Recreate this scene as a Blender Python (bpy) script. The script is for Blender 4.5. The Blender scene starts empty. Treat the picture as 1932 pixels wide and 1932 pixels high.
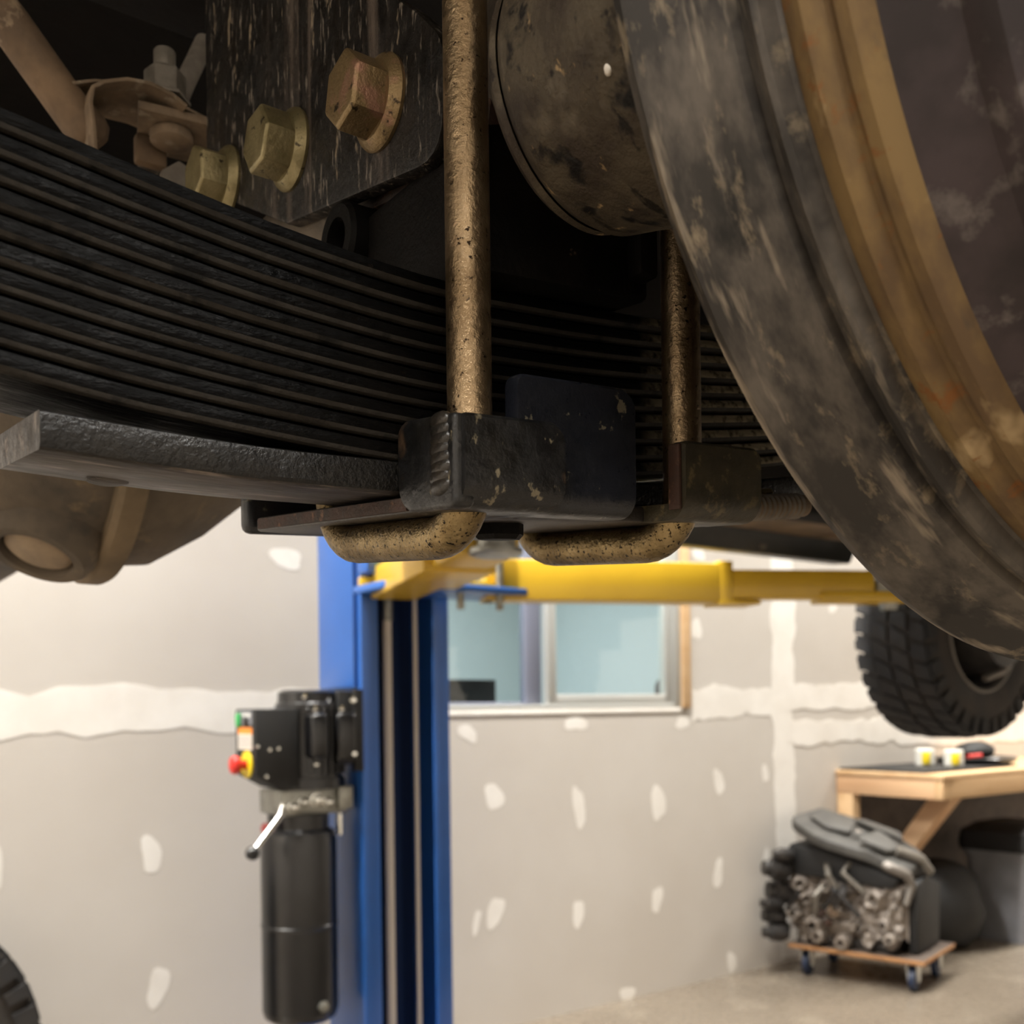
import bpy, bmesh, math, random
from mathutils import Vector, Matrix, noise
random.seed(7)
SC = bpy.context.scene
COL = SC.collection
PI = math.pi
# ------------------------------------------------------------------ camera, light, exposure
CAMZ = 1.22
cd = bpy.data.cameras.new('camera'); cam = bpy.data.objects.new('camera', cd); COL.objects.link(cam)
cam.location = (0, 0, CAMZ)
cam.rotation_mode = 'QUATERNION'
cam.rotation_quaternion = (Matrix.Rotation(math.radians(-36), 4, 'Z') @ Matrix.Rotation(.0125, 4, 'Y') @ Matrix.Rotation(PI/2, 4, 'X')).to_quaternion()
cd.sensor_width = 36; cd.lens = 36*1950/1932
cd.shift_y = (1337-966)/1932
cd.clip_start = .01; cd.clip_end = 60
cd.dof.use_dof = True; cd.dof.focus_distance = .385; cd.dof.aperture_fstop = 15.0
SC.camera = cam
w = bpy.data.worlds.new('world'); SC.world = w; w.use_nodes = True
w.node_tree.nodes['Background'].inputs[0].default_value = (.9, .93, 1, 1)
w.node_tree.nodes['Background'].inputs[1].default_value = .05
SC.view_settings.view_transform = 'Standard'; SC.view_settings.look = 'None'
SC.view_settings.gamma = 1; SC.view_settings.use_curve_mapping = False
SC.view_settings.exposure = 0.0
SC.cycles.max_bounces = 5; SC.cycles.diffuse_bounces = 4; SC.cycles.glossy_bounces = 3; SC.cycles.transparent_max_bounces = 6
SC.cycles.use_adaptive_sampling = True; SC.cycles.adaptive_threshold = .06; SC.cycles.caustics_reflective = False; SC.cycles.caustics_refractive = False
def area(name, loc, size, power, color=(1, .965, .91), target=None):
    l = bpy.data.lights.new(name, 'AREA'); l.shape = 'RECTANGLE'; l.size, l.size_y = size
    l.energy = power; l.color = color
    o = bpy.data.objects.new(name, l); COL.objects.link(o); o.location = loc
    if target is not None:
        o.rotation_euler = (Vector(target)-Vector(loc)).to_track_quat('-Z', 'Y').to_euler()
    return o
CEIL = 4.8
for i, (x, y, e) in enumerate([(-3.6, 2.3, 330), (-1.0, 2.3, 345), (1.6, 2.3, 315), (4.2, 2.3, 210), (6.8, 2.0, 200), (-2.2, -1.8, 235), (.8, -1.9, 235), (3.8, -1.9, 220), (-3.4, .3, 250)]):  # unseen lamps; those at the far ends added to even the wall light
    area('ceiling_lamp', (x, y, CEIL-.08), (1.2, .35), e)
area('office_fill', (2.6, 4.9, 2.55), (1.0, .6), 92, (.95, .98, 1))  # unseen area light added to brighten the office behind the glass

# ------------------------------------------------------------------ materials
def NT(m):
    m.use_nodes = True; nt = m.node_tree
    return nt, nt.nodes['Principled BSDF']
def rgb(h):
    h = h.lstrip('#'); c = [int(h[i:i+2], 16)/255 for i in (0, 2, 4)]
    return tuple((v/12.92 if v <= .04045 else ((v+.055)/1.055)**2.4) for v in c)+(1,)
def mat(name, base, rough=.5, metal=0.0, var=None, vscale=20, vlim=(.4, .65), stretch=(1, 1, 1), spots=(), bump=0, bscale=200, rvar=0, coat=0, spec=None, cyl=False, det=4):
    """base colour, optional second colour mixed by noise, spots = [(colour, scale, low, high, stretch)], bump depth in metres"""
    m = bpy.data.materials.new(name); nt, bs = NT(m); N = nt.nodes; K = nt.links.new
    bs.inputs['Roughness'].default_value = rough; bs.inputs['Metallic'].default_value = metal
    if spec is not None: bs.inputs['Specular IOR Level'].default_value = spec
    if coat: bs.inputs['Coat Weight'].default_value = coat; bs.inputs['Coat Roughness'].default_value = .12
    base = rgb(base)
    bs.inputs['Base Color'].default_value = base
    tc = N.new('ShaderNodeTexCoord'); vec = tc.outputs['Object']
    if cyl:   # wrap the pattern round the object's own Y axis: (angle, y, radius)
        sx = N.new('ShaderNodeSeparateXYZ'); K(vec, sx.inputs[0])
        at = N.new('ShaderNodeMath'); at.operation = 'ARCTAN2'; K(sx.outputs[0], at.inputs[0]); K(sx.outputs[2], at.inputs[1])
        ml = N.new('ShaderNodeMath'); ml.operation = 'MULTIPLY'; K(at.outputs[0], ml.inputs[0]); ml.inputs[1].default_value = .21
        cb = N.new('ShaderNodeCombineXYZ'); K(ml.outputs[0], cb.inputs[0]); K(sx.outputs[1], cb.inputs[1]); vec = cb.outputs[0]
    def nz(scale, st=(1, 1, 1), d=det, off=0):
        mp = N.new('ShaderNodeMapping'); mp.inputs['Scale'].default_value = st; mp.inputs['Location'].default_value = (off, off*1.7, off*.6); K(vec, mp.inputs[0])
        n = N.new('ShaderNodeTexNoise'); n.inputs['Scale'].default_value = scale; n.inputs['Detail'].default_value = d; n.inputs['Roughness'].default_value = .62
        K(mp.outputs[0], n.inputs[0]); return n.outputs['Fac']
    def ramp(sock, lo, hi):
        r = N.new('ShaderNodeMapRange'); r.inputs[1].default_value = lo; r.inputs[2].default_value = hi; K(sock, r.inputs[0]); return r.outputs[0]
    def mix(f, a, b):
        x = N.new('ShaderNodeMix'); x.data_type = 'RGBA'; K(f, x.inputs[0])
        if isinstance(a, tuple): x.inputs[6].default_value = a
        else: K(a, x.inputs[6])
        x.inputs[7].default_value = b; return x.outputs[2]
    cur = base
    if var: cur = mix(ramp(nz(vscale, stretch), *vlim), cur, rgb(var))
    for i, s in enumerate(spots):
        cur = mix(ramp(nz(s[1], s[4] if len(s) > 4 else (1, 1, 1), off=3.1*(i+1)), s[2], s[3]), cur, rgb(s[0]))
    if not isinstance(cur, tuple): K(cur, bs.inputs['Base Color'])
    if rvar:
        r = N.new('ShaderNodeMapRange'); r.inputs[1].default_value = .3; r.inputs[2].default_value = .7
        r.inputs[3].default_value = max(.02, rough-rvar); r.inputs[4].default_value = min(1, rough+rvar); K(nz(bscale*.4, stretch, off=9), r.inputs[0]); K(r.outputs[0], bs.inputs['Roughness'])
    if bump:
        b = N.new('ShaderNodeBump'); b.inputs['Strength'].default_value = 1; b.inputs['Distance'].default_value = bump
        K(nz(bscale, stretch, off=5), b.inputs['Height']); K(b.outputs[0], bs.inputs['Normal'])
    return m
MT = dict(
 drywall=mat('drywall_paper', '#bdb7af', .85, var='#b7b0a7', vscale=1.2),
 mud=mat('joint_compound', '#dedad3', .8, var='#d6d1c9', vscale=6),
 concrete=mat('concrete', '#786e61', .3, var='#6c6256', vscale=1.4, vlim=(.35, .7), spots=[('#857b6d', 4, .56, .75)], bump=.0002, bscale=60, rvar=.08),
 ceil=mat('ceiling_paint', '#d8d4cc', .9),
 blue=mat('blue_paint', '#2c63b4', .36, var='#2a5eab', vscale=4, coat=.3),
 navy=mat('dark_blue_steel', '#12294f', .5),
 yellow=mat('yellow_paint', '#ddb42c', .4, var='#d4ab2a', vscale=5, coat=.2),
 rod=mat('white_rod', '#ded6cc', .4),
 chrome=mat('chrome', '#d9d9d4', .18, metal=1),
 alu=mat('cast_aluminium', '#a6a69f', .4, metal=.85, var='#8d8d86', vscale=30),
 frame=mat('aluminium_frame', '#b9bab6', .4, metal=.3),
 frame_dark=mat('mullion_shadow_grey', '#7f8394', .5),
 pine=mat('pine', '#d6b48a', .6, var='#c7a074', vscale=9, stretch=(.15, 1, 1), vlim=(.42, .68), bump=.0003, bscale=80),
 pine_end=mat('pine_side', '#d6b089', .6, var='#c79b74', vscale=9, stretch=(1, .15, 1), vlim=(.42, .68)),
 ply=mat('plywood', '#a87a4e', .65, var='#936843', vscale=12),
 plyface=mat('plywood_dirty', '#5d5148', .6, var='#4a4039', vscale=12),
 blackplastic=mat('black_plastic', '#0b0b0c', .3, var='#101012', vscale=30, coat=.2),
 blackmatte=mat('black_matte', '#151515', .6),
 greyplastic=mat('grey_plastic', '#808186', .45, var='#75767b', vscale=10),
 darkcover=mat('engine_cover', '#474541', .6, var='#3b3936', vscale=14, bump=.001, bscale=60),
 cast=mat('engine_casting', '#9c938a', .5, metal=.35, var='#7a7067', vscale=12, vlim=(.38, .62), spots=[('#4a423b', 16, .56, .68), ('#8a5238', 9, .68, .75)], bump=.002, bscale=40),
 castdark=mat('engine_dark', '#2b2a2a', .5, metal=.3, var='#403c39', vscale=25, bump=.003, bscale=60),
 casterblue=mat('caster_rubber', '#1d2b45', .5), white=mat('white_plastic', '#dcdcd6', .45), reddark=mat('red_cap', '#7a2a26', .5), red=mat('red_plastic', '#c22a22', .35), estop=mat('yellow_plastic', '#e3cb22', .4),
 green=mat('green_print', '#2f9a4f', .5), orange=mat('orange_print', '#ea8a2f', .5), labelw=mat('label_white', '#cfc8bd', .5), purple=mat('indigo_plastic', '#4c4a70', .5),
 rubber=mat('tire_rubber', '#232426', .8, var='#2e2b29', vscale=8, bump=.001, bscale=70),
 rubberdirt=mat('tire_sidewall', '#2b2927', .8, var='#3a332d', vscale=7),
 rimdark=mat('wheel_rim_dark', '#1b1c1f', .5, var='#33302c', vscale=10), rimlip=mat('wheel_rim_lip', '#77716a', .45, metal=.4),
 # ---- running gear close to the lens
 leaf=mat('spring_black_paint', '#040404', .48, var='#080706', vscale=55, stretch=(.35, 1, 1), vlim=(.45, .7), spots=[('#1a1613', 170, .66, .76)], bump=.0010, bscale=330, rvar=.16, spec=.07),
 leafwet=mat('overload_leaf_black', '#0a0a0a', .36, var='#14120f', vscale=60, bump=.0007, bscale=420, rvar=.12, spec=.35),
 leafedge=mat('spring_edge_floor_light', '#2a2723', .6, var='#1f1c19', vscale=80, vlim=(.45, .7), spots=[('#0c0b09', 60, .58, .68)], bump=.0005, bscale=300, spec=.2),  # lighter brown imitates floor light caught on the lower chamfers
 overload=mat('overload_leaf_lit', '#2c2825', .5, var='#48413b', vscale=40, stretch=(.4, 1, 1), vlim=(.42, .62), spots=[('#7a7068', 140, .56, .68, (.25, 1, 1)), ('#15120f', 90, .64, .7, (.2, 1, 1))], bump=.0006, bscale=260, rvar=.1, spec=.3),  # grey-brown carries the light falling on the underside in its colour
 zinc=mat('yellow_zinc', '#9c876a', .36, metal=.94, var='#79664d', vscale=45, vlim=(.4, .66), spots=[('#b38a72', 22, .6, .72), ('#a5985c', 28, .62, .74), ('#2a2017', 420, .62, .67)], bump=.0005, bscale=420, rvar=.1),
 zincdull=mat('yellow_zinc_worn', '#93805c', .36, metal=.95, var='#6f5e40', vscale=60, vlim=(.4, .62), spots=[('#1e1811', 520, .57, .63), ('#ad8a6c', 40, .62, .74)], bump=.0007, bscale=460, rvar=.1),
 bolt=mat('bolt_zinc_gold', '#8f8462', .38, metal=.6, var='#746a4a', vscale=70, spots=[('#3a3222', 220, .62, .68)], bump=.0003, bscale=500),
 boltpink=mat('bolt_zinc_bronze', '#84704f', .4, metal=.6, var='#9c7763', vscale=50, vlim=(.52, .62), spots=[('#3a2f20', 180, .6, .67)], bump=.0004, bscale=500),
 plate=mat('black_bracket_steel', '#0f0d0b', .5, var='#1c1712', vscale=40, vlim=(.4, .7), spots=[('#6e675f', 330, .585, .68, (1, 1, .22)), ('#7d7160', 110, .64, .69, (1, 1, .35)), ('#524942', 45, .56, .68, (1, 1, .05))], bump=.0005, bscale=300, rvar=.15, spec=.3),
 rust=mat('rusty_edge', '#3c2418', .7, var='#241811', vscale=60, spots=[('#70503a', 140, .6, .7)], bump=.0005, bscale=300),
 tab=mat('black_tab_paint', '#0d0d0e', .42, var='#15130f', vscale=45, vlim=(.45, .7), spots=[('#6b6350', 130, .63, .675, (1, 1, .6)), ('#453424', 30, .62, .72)], bump=.0004, bscale=320, rvar=.14),
 tabblue=mat('black_tab_satin', '#13151a', .36, var='#191b22', vscale=30, spots=[('#5a5548', 120, .65, .69, (1, .3, 1)), ('#050506', 40, .64, .68)], bump=.0003, bscale=350, rvar=.1),
 tabolive=mat('black_tab_dusty', '#2c281d', .5, var='#3e3828', vscale=60, spots=[('#5c5238', 160, .58, .68)], bump=.0004, bscale=350),
 weld=mat('weld_bead_paint', '#1a1917', .3, var='#28231d', vscale=140, bump=.0004, bscale=400),
 underplate=mat('plate_underside', '#221f1d', .45, var='#302a25', vscale=40, spots=[('#4a4039', 120, .62, .72, (.3, 1, 1))], bump=.0004, bscale=300),
 axle=mat('axle_grime', '#4d4538', .62, var='#352d25', vscale=45, vlim=(.38, .62), spots=[('#625a4d', 24, .55, .64), ('#120f0d', 38, .61, .66), ('#97805e', 130, .64, .70, (1, 1, .5)), ('#1d1813', 120, .60, .66, (.4, 1, 1))], bump=.0016, bscale=140, spec=.3),
 perch=mat('perch_black', '#080706', .6, var='#100d0b', vscale=50, spots=[('#4a3f34', 150, .68, .73)], bump=.0006, bscale=200, spec=.12),
 diff=mat('differential_grime', '#665c50', .7, var='#4d4740', vscale=14, vlim=(.38, .62), spots=[('#3c3b39', 11, .54, .63), ('#7d6d56', 30, .6, .72)], bump=.0015, bscale=60, spec=.3),
 difftan=mat('differential_seam_dust', '#7a6a54', .75, var='#655845', vscale=20),
 plug=mat('drain_plug_dusty', '#857563', .6, var='#98866f', vscale=60),
 dust=mat('dusty_bracket', '#7d6b57', .75, var='#5e5040', vscale=45, spots=[('#8d8273', 90, .58, .7)], bump=.0005, bscale=250),
 dusttan=mat('dusty_tube', '#75604a', .75, var='#4d3f31', vscale=25, vlim=(.38, .64), spots=[('#8c7a64', 60, .6, .7)], bump=.0006, bscale=160),
 greyrod=mat('dusty_grey_rod', '#6d675f', .7, var='#544e47', vscale=60),
 stud=mat('dusty_steel', '#7f7a72', .5, metal=.4, var='#69635a', vscale=90),
 under=mat('underbody_black', '#0e0b09', .8, var='#080706', vscale=6, bump=.002, bscale=30, spec=.15),
 underbrown=mat('underbody_brown', '#85725e', .75, var='#65574a', vscale=5, vlim=(.4, .6)),
 rocker=mat('rocker_black', '#1f2224', .45, var='#2a2d2e', vscale=12),
 bodypaint=mat('body_paint', '#3a3f3c', .4),
 drumgrey=mat('drum_lip_grime', '#2c2926', .6, var='#57514a', vscale=34, stretch=(.6, 1.4, 1), vlim=(.44, .60), spots=[('#8b8071', 30, .56, .65, (.30, 2.0, 1)), ('#191715', 40, .58, .68, (.6, 1.4, 1)), ('#736857', 90, .58, .68, (.5, 1.3, 1))], cyl=True, det=5, spec=.3),
 drumtan=mat('drum_rust_dust', '#75603f', .75, var='#5a4833', vscale=40, stretch=(.6, 1.4, 1), vlim=(.42, .60), spots=[('#a08b69', 22, .56, .64, (.7, 1.2, 1)), ('#714a26', 95, .60, .69), ('#453c33', 40, .60, .68, (.4, 1.6, 1))], cyl=True, det=5, spec=.25),
 drumdark=mat('drum_brown_grime', '#40383a', .7, var='#2f2a2b', vscale=30, vlim=(.4, .62), spots=[('#86704f', 18, .56, .64, (.35, 1.7, 1)), ('#5c5654', 60, .58, .68)], cyl=True, det=5, spec=.25),
 teal=mat('office_wall_paint', '#c3cfd0', .85),
 monitor=mat('monitor_black', '#20252a', .3),
)
def lighten_dusty_run(m, x0, x1, col):
    nt = m.node_tree; N = nt.nodes; K = nt.links.new; bs = N['Principled BSDF']; src = bs.inputs['Base Color'].links[0].from_socket
    tc = N.new('ShaderNodeTexCoord'); sp_ = N.new('ShaderNodeSeparateXYZ'); K(tc.outputs['Object'], sp_.inputs[0])
    mr = N.new('ShaderNodeMapRange'); mr.inputs[1].default_value = x0; mr.inputs[2].default_value = x1; K(sp_.outputs[0], mr.inputs[0])
    nz = N.new('ShaderNodeTexNoise'); nz.inputs['Scale'].default_value = 260; nz.inputs['Detail'].default_value = 3; K(tc.outputs['Object'], nz.inputs[0])
    r2 = N.new('ShaderNodeMapRange'); r2.inputs[1].default_value = .30; r2.inputs[2].default_value = .52; K(nz.outputs['Fac'], r2.inputs[0])
    mu = N.new('ShaderNodeMath'); mu.operation = 'MULTIPLY'; K(mr.outputs[0], mu.inputs[0]); K(r2.outputs[0], mu.inputs[1])
    mx = N.new('ShaderNodeMix'); mx.data_type = 'RGBA'; K(mu.outputs[0], mx.inputs[0]); K(src, mx.inputs[6]); mx.inputs[7].default_value = rgb(col); K(mx.outputs[2], bs.inputs['Base Color'])
lighten_dusty_run(MT['leaf'], .052, .075, '#857c6a')  # dust past the second U-bolt, lightened to offset dim light there
g = bpy.data.materials.new('window_glass'); nt, bs = NT(g); N = nt.nodes
tr = N.new('ShaderNodeBsdfTransparent'); tr.inputs[0].default_value = (.93, .97, .97, 1); gl = N.new('ShaderNodeBsdfGlossy'); gl.inputs['Roughness'].default_value = .02
mx = N.new('ShaderNodeMixShader'); mx.inputs[0].default_value = .07
nt.links.new(tr.outputs[0], mx.inputs[1]); nt.links.new(gl.outputs[0], mx.inputs[2]); nt.links.new(mx.outputs[0], N['Material Output'].inputs[0]); MT['glass'] = g

# ------------------------------------------------------------------ mesh helpers (world axes = room axes: x along the back wall, y towards it)
ORG = {}
class MB:
    def __init__(s): s.v = []; s.f = []
    def add(s, vs, fs, xf=None):
        k = len(s.v)
        s.v += [tuple(xf @ Vector(p)) if xf else tuple(p) for p in vs]
        s.f += [tuple(i+k for i in f) for f in fs]; return s
    def box(s, x0, x1, y0, y1, z0, z1, xf=None):
        vs = [(x, y, z) for x in (x0, x1) for y in (y0, y1) for z in (z0, z1)]
        return s.add(vs, [(0, 1, 3, 2), (4, 6, 7, 5), (0, 4, 5, 1), (2, 3, 7, 6), (0, 2, 6, 4), (1, 5, 7, 3)], xf)
    def cyl(s, p, q, r, n=20, r2=None, cap=True):
        p, q = Vector(p), Vector(q); return s.lathe(p, q-p, [(0, r), ((q-p).length, r if r2 is None else r2)], n, cap)
    def lathe(s, o, axis, prof, n=32, cap=True, a0=0, hexr=False):
        o = Vector(o); d = Vector(axis).normalized()
        e = d.orthogonal().normalized() if abs(d.z) > .9 else d.cross(Vector((0, 0, 1))).normalized(); g2 = d.cross(e)
        vs = []; fs = []
        for a, r in prof:
            for i in range(n):
                t = 2*PI*i/n+a0; vs.append(o+d*a+(e*math.cos(t)+g2*math.sin(t))*r)
        for j in range(len(prof)-1):
            for i in range(n):
                a, b = j*n+i, j*n+(i+1) % n; fs.append((a, b, b+n, a+n))
        if cap:
            if prof[0][1] > 1e-6: fs.append(tuple(range(n))[::-1])
            if prof[-1][1] > 1e-6: fs.append(tuple((len(prof)-1)*n+i for i in range(n)))
        return s.add(vs, fs)
    def tube(s, path, r, n=14, cap=True):
        P = [Vector(p) for p in path]; vs = []; fs = []; up = None
        for i, p in enumerate(P):
            t = (P[min(i+1, len(P)-1)]-P[max(i-1, 0)]).normalized()
            if up is None: up = t.orthogonal().normalized()
            e = (up-t*up.dot(t)).normalized(); up = e; g2 = t.cross(e)
            rr = r[i] if isinstance(r, (list, tuple)) else r
            for k in range(n):
                a = 2*PI*k/n; vs.append(p+(e*math.cos(a)+g2*math.sin(a))*rr)
        for j in range(len(P)-1):
            for i in range(n):
                a, b = j*n+i, j*n+(i+1) % n; fs.append((a, b, b+n, a+n))
        if cap: fs += [tuple(range(n))[::-1], tuple((len(P)-1)*n+i for i in range(n))]
        return s.add(vs, fs)
    def prism(s, poly, axis, d0, d1, xf=None):
        """poly in the two other axes (order x,y / x,z / y,z), pushed along axis from d0 to d1"""
        def P(a, b, d): return {'x': (d, a, b), 'y': (a, d, b), 'z': (a, b, d)}[axis]
        n = len(poly); vs = [P(a, b, d0) for a, b in poly]+[P(a, b, d1) for a, b in poly]
        fs = [tuple(range(n))[::-1], tuple(range(n, 2*n))]+[(i, (i+1) % n, n+(i+1) % n, n+i) for i in range(n)]
        return s.add(vs, fs, xf)
    def sphere(s, c, r, n=10, sc=(1, 1, 1)):
        c = Vector(c); vs = [c+Vector((0, 0, -r*sc[2]))]; fs = []; m = n//2+1
        for j in range(1, m):
            ph = -PI/2+PI*j/m
            for i in range(n):
                a = 2*PI*i/n; vs.append(c+Vector((math.cos(a)*math.cos(ph)*r*sc[0], math.sin(a)*math.cos(ph)*r*sc[1], math.sin(ph)*r*sc[2])))
        vs.append(c+Vector((0, 0, r*sc[2]))); L = len(vs)-1
        for i in range(n):
            fs.append((0, 1+(i+1) % n, 1+i)); fs.append((L, L-n+i, L-n+(i+1) % n))
            for j in range(m-2):
                a, b = 1+j*n+i, 1+j*n+(i+1) % n; fs.append((a, b, b+n, a+n))
        return s.add(vs, fs)
    def map(s, fn): s.v = [tuple(fn(*p)) for p in s.v]; return s
    def build(s, name, m, parent=None, bevel=0, seg=2, smooth=35, base=None):
        if parent is not None: org = ORG[parent]
        elif base is not None: org = Vector(base)
        else:
            xs = [p[0] for p in s.v]; ys = [p[1] for p in s.v]; zs = [p[2] for p in s.v]
            org = Vector(((min(xs)+max(xs))/2, (min(ys)+max(ys))/2, min(zs)))
        me = bpy.data.meshes.new(name); me.from_pydata([Vector(p)-org for p in s.v], [], s.f)
        bm = bmesh.new(); bm.from_mesh(me); bmesh.ops.recalc_face_normals(bm, faces=bm.faces)
        if bevel:
            ed = [e for e in bm.edges if len(e.link_faces) == 2 and e.calc_face_angle() > .5]
            bmesh.ops.bevel(bm, geom=ed, offset=bevel, segments=seg, profile=.5, affect='EDGES', clamp_overlap=True)
        bm.to_mesh(me); bm.free()
        if smooth:
            me.polygons.foreach_set('use_smooth', [True]*len(me.polygons)); me.set_sharp_from_angle(angle=math.radians(smooth))
        me.materials.append(MT[m]); o = bpy.data.objects.new(name, me); COL.objects.link(o)
        if parent is not None: o.parent = parent
        else: o.location = org
        ORG[o] = org; return o
def tag(o, label=None, cat=None, group=None, kind=None):
    if label: o['label'] = label
    if cat: o['category'] = cat
    if group: o['group'] = group
    if kind: o['kind'] = kind
    return o
def thing(name, loc, label, cat, group=None):
    o = bpy.data.objects.new(name, None); COL.objects.link(o); o.location = loc; o.empty_display_size = .05
    ORG[o] = Vector(loc); return tag(o, label, cat, group)
def struct(o): o['kind'] = 'structure'; return o
def interp(pts, x):
    if x <= pts[0][0]: i = 0
    elif x >= pts[-1][0]: i = len(pts)-2
    else: i = max(k for k in range(len(pts)-1) if pts[k][0] <= x)
    n = len(pts)
    def m(k):
        a, b = max(k-1, 0), min(k+1, n-1); return (pts[b][1]-pts[a][1])/(pts[b][0]-pts[a][0])
    (x0, y0), (x1, y1) = pts[i], pts[i+1]; h = x1-x0; t = (x-x0)/h
    if t < 0: return y0+m(i)*(x-x0)
    if t > 1: return y1+m(i+1)*(x-x1)
    return (2*t**3-3*t*t+1)*y0+(t**3-2*t*t+t)*h*m(i)+(-2*t**3+3*t*t)*y1+(t**3-t*t)*h*m(i+1)

def roundpoly(pl, rads, n=5):
    out = []; m = len(pl)
    for i, p in enumerate(pl):
        r = rads[i]
        if r <= 0: out.append(p); continue
        a, b = Vector(pl[i-1]), Vector(pl[(i+1) % m]); p = Vector(p); u, v = (a-p).normalized(), (b-p).normalized()
        for k in range(n+1):
            t = k/n; q = (p+u*r)*(1-t)**2+p*2*t*(1-t)+(p+v*r)*t*t; out.append((q.x, q.y))
    return out
# ------------------------------------------------------------------ the room
WY = 3.22
WX0, WX1, WZ0, WZ1 = 1.82, 3.255, 1.215, 2.12          # window opening
X0, X1, Y0 = -5.0, 8.5, -4.5
struct(MB().box(X0, X1, Y0, WY+.12, -.1, 0).build('floor', 'concrete', smooth=0))
wb = MB()
wb.box(X0, WX0, WY, WY+.12, 0, CEIL).box(WX1, X1, WY, WY+.12, 0, CEIL).box(WX0, WX1, WY, WY+.12, 0, WZ0).box(WX0, WX1, WY, WY+.12, WZ1, CEIL)
wall = struct(wb.build('wall_back', 'drywall', smooth=0))
struct(MB().box(X0-.1, X0, Y0, WY+.12, 0, CEIL).build('wall_left', 'drywall', smooth=0))
struct(MB().box(X1, X1+.1, Y0, WY+.12, 0, CEIL).build('wall_right', 'drywall', smooth=0))
struct(MB().box(X0, X1, Y0-.1, Y0, 0, CEIL).build('wall_front', 'drywall', smooth=0))
struct(MB().box(X0, X1, Y0, WY+.12, CEIL, CEIL+.1).build('ceiling', 'ceil', smooth=0))
# joint compound over the screws and seams: skimmed on, about a millimetre proud
def patch(cx, cz, rx, rz, seed, tilt=0, name='screw_patch'):
    rnd = random.Random(seed); n = 18; ph = [rnd.uniform(0, 6.28) for _ in range(3)]; pl = []
    for i in range(n):
        t = 2*PI*i/n; k = 1+.10*math.sin(2*t+ph[0])+.10*math.sin(3*t+ph[1])+.05*math.sin(5*t+ph[2])
        ct, st = math.cos(t), math.sin(t); q = 1/max(abs(ct), abs(st))**.35     # squarish
        a, b = rx*ct*k*q, rz*st*k*q; pl.append((cx+a*math.cos(tilt)-b*math.sin(tilt), cz+a*math.sin(tilt)+b*math.cos(tilt)))
    MB().prism(pl, 'y', WY-.0008, WY+.002).build(name, 'mud', wall, smooth=0)
PATCH = [(1.419,1.73,.053,.035,0),(.964,.787,.027,.062,.06),(.98,.377,.032,.058,-.35),(.535,.784,.014,.06,0),(2.133,1.131,.043,.028,-.4),(2.658,1.157,.055,.028,0),(3.261,1.150,.042,.026,0),
 (2.25,.887,.037,.055,.35),(2.667,.819,.030,.082,.1),(3.108,.81,.040,.074,.25),(3.485,.879,.030,.058,.15),(3.80,.903,.02,.045,.2),(2.248,.446,.036,.058,-.25),(2.163,.421,.016,.045,-.3),(2.657,.39,.030,.052,0),
 (3.095,.396,.028,.057,-.15),(3.474,.467,.028,.066,-.1),(3.80,.50,.02,.05,0),(3.556,.055,.030,.045,0),(2.918,.02,.039,.033,-.2),(3.354,1.562,.030,.050,0),(3.374,1.897,.037,.03,0),(4.32,1.706,.034,.028,0),
 ]
for i, (a, b, c, d, t) in enumerate(PATCH): patch(a, b, c, d, 40+i, t)
def band(pts_top, pts_bot, seed, amp=.012, vertical=False):
    rnd = random.Random(seed); pl = []
    def wav(p, q, ph):
        out = []; n = max(4, int(abs(q[0]-p[0] if not vertical else q[1]-p[1])/.035))
        for i in range(n+1):
            t = i/n; a = p[0]+(q[0]-p[0])*t; b = p[1]+(q[1]-p[1])*t
            dv = amp*(noise.noise((a*7+ph, b*7, ph))+.6*noise.noise((a*19, b*19+ph, ph*2)))*1.6
            out.append((a+dv, b) if vertical else (a, b+dv))
        return out
    for k in range(len(pts_top)-1): pl += wav(pts_top[k], pts_top[k+1], seed)[:-1]
    pl.append(pts_top[-1])
    bt = pts_bot[::-1]
    for k in range(len(bt)-1): pl += wav(bt[k], bt[k+1], seed+5)[:-1]
    pl.append(bt[-1])
    MB().prism(pl, 'y', WY-.0011-.00004*seed, WY+.002).build('joint_tape', 'mud', wall, smooth=0)
band([(-4.9, 1.28), (.55, 1.28), (.85, 1.305), (1.1, 1.29), (1.8, 1.30)], [(-4.9, 1.16), (.55, 1.155), (1.0, 1.165), (1.8, 1.15)], 3, .016)
band([(3.32, 1.305), (3.90, 1.30)], [(3.32, 1.15), (3.60, 1.18), (3.90, 1.165)], 11, .018)
band([(3.845, 3.95), (3.86, 1.7), (3.85, 1.2), (3.90, 0.02)], [(4.02, 3.95), (4.03, 1.7), (4.0, 1.2), (4.04, .02)], 21, .014, True)
band([(3.96, 1.325), (4.62, 1.325), (8.4, 1.33)], [(3.96, 1.19), (4.3, 1.205), (4.7, 1.19), (8.4, 1.2)], 31, .015)
band([(3.96, 1.15), (4.4, 1.14), (5.0, 1.16), (8.4, 1.18)], [(3.96, 1.04), (4.5, 1.03), (5.2, .99), (8.4, .99)], 41, .02)
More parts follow.
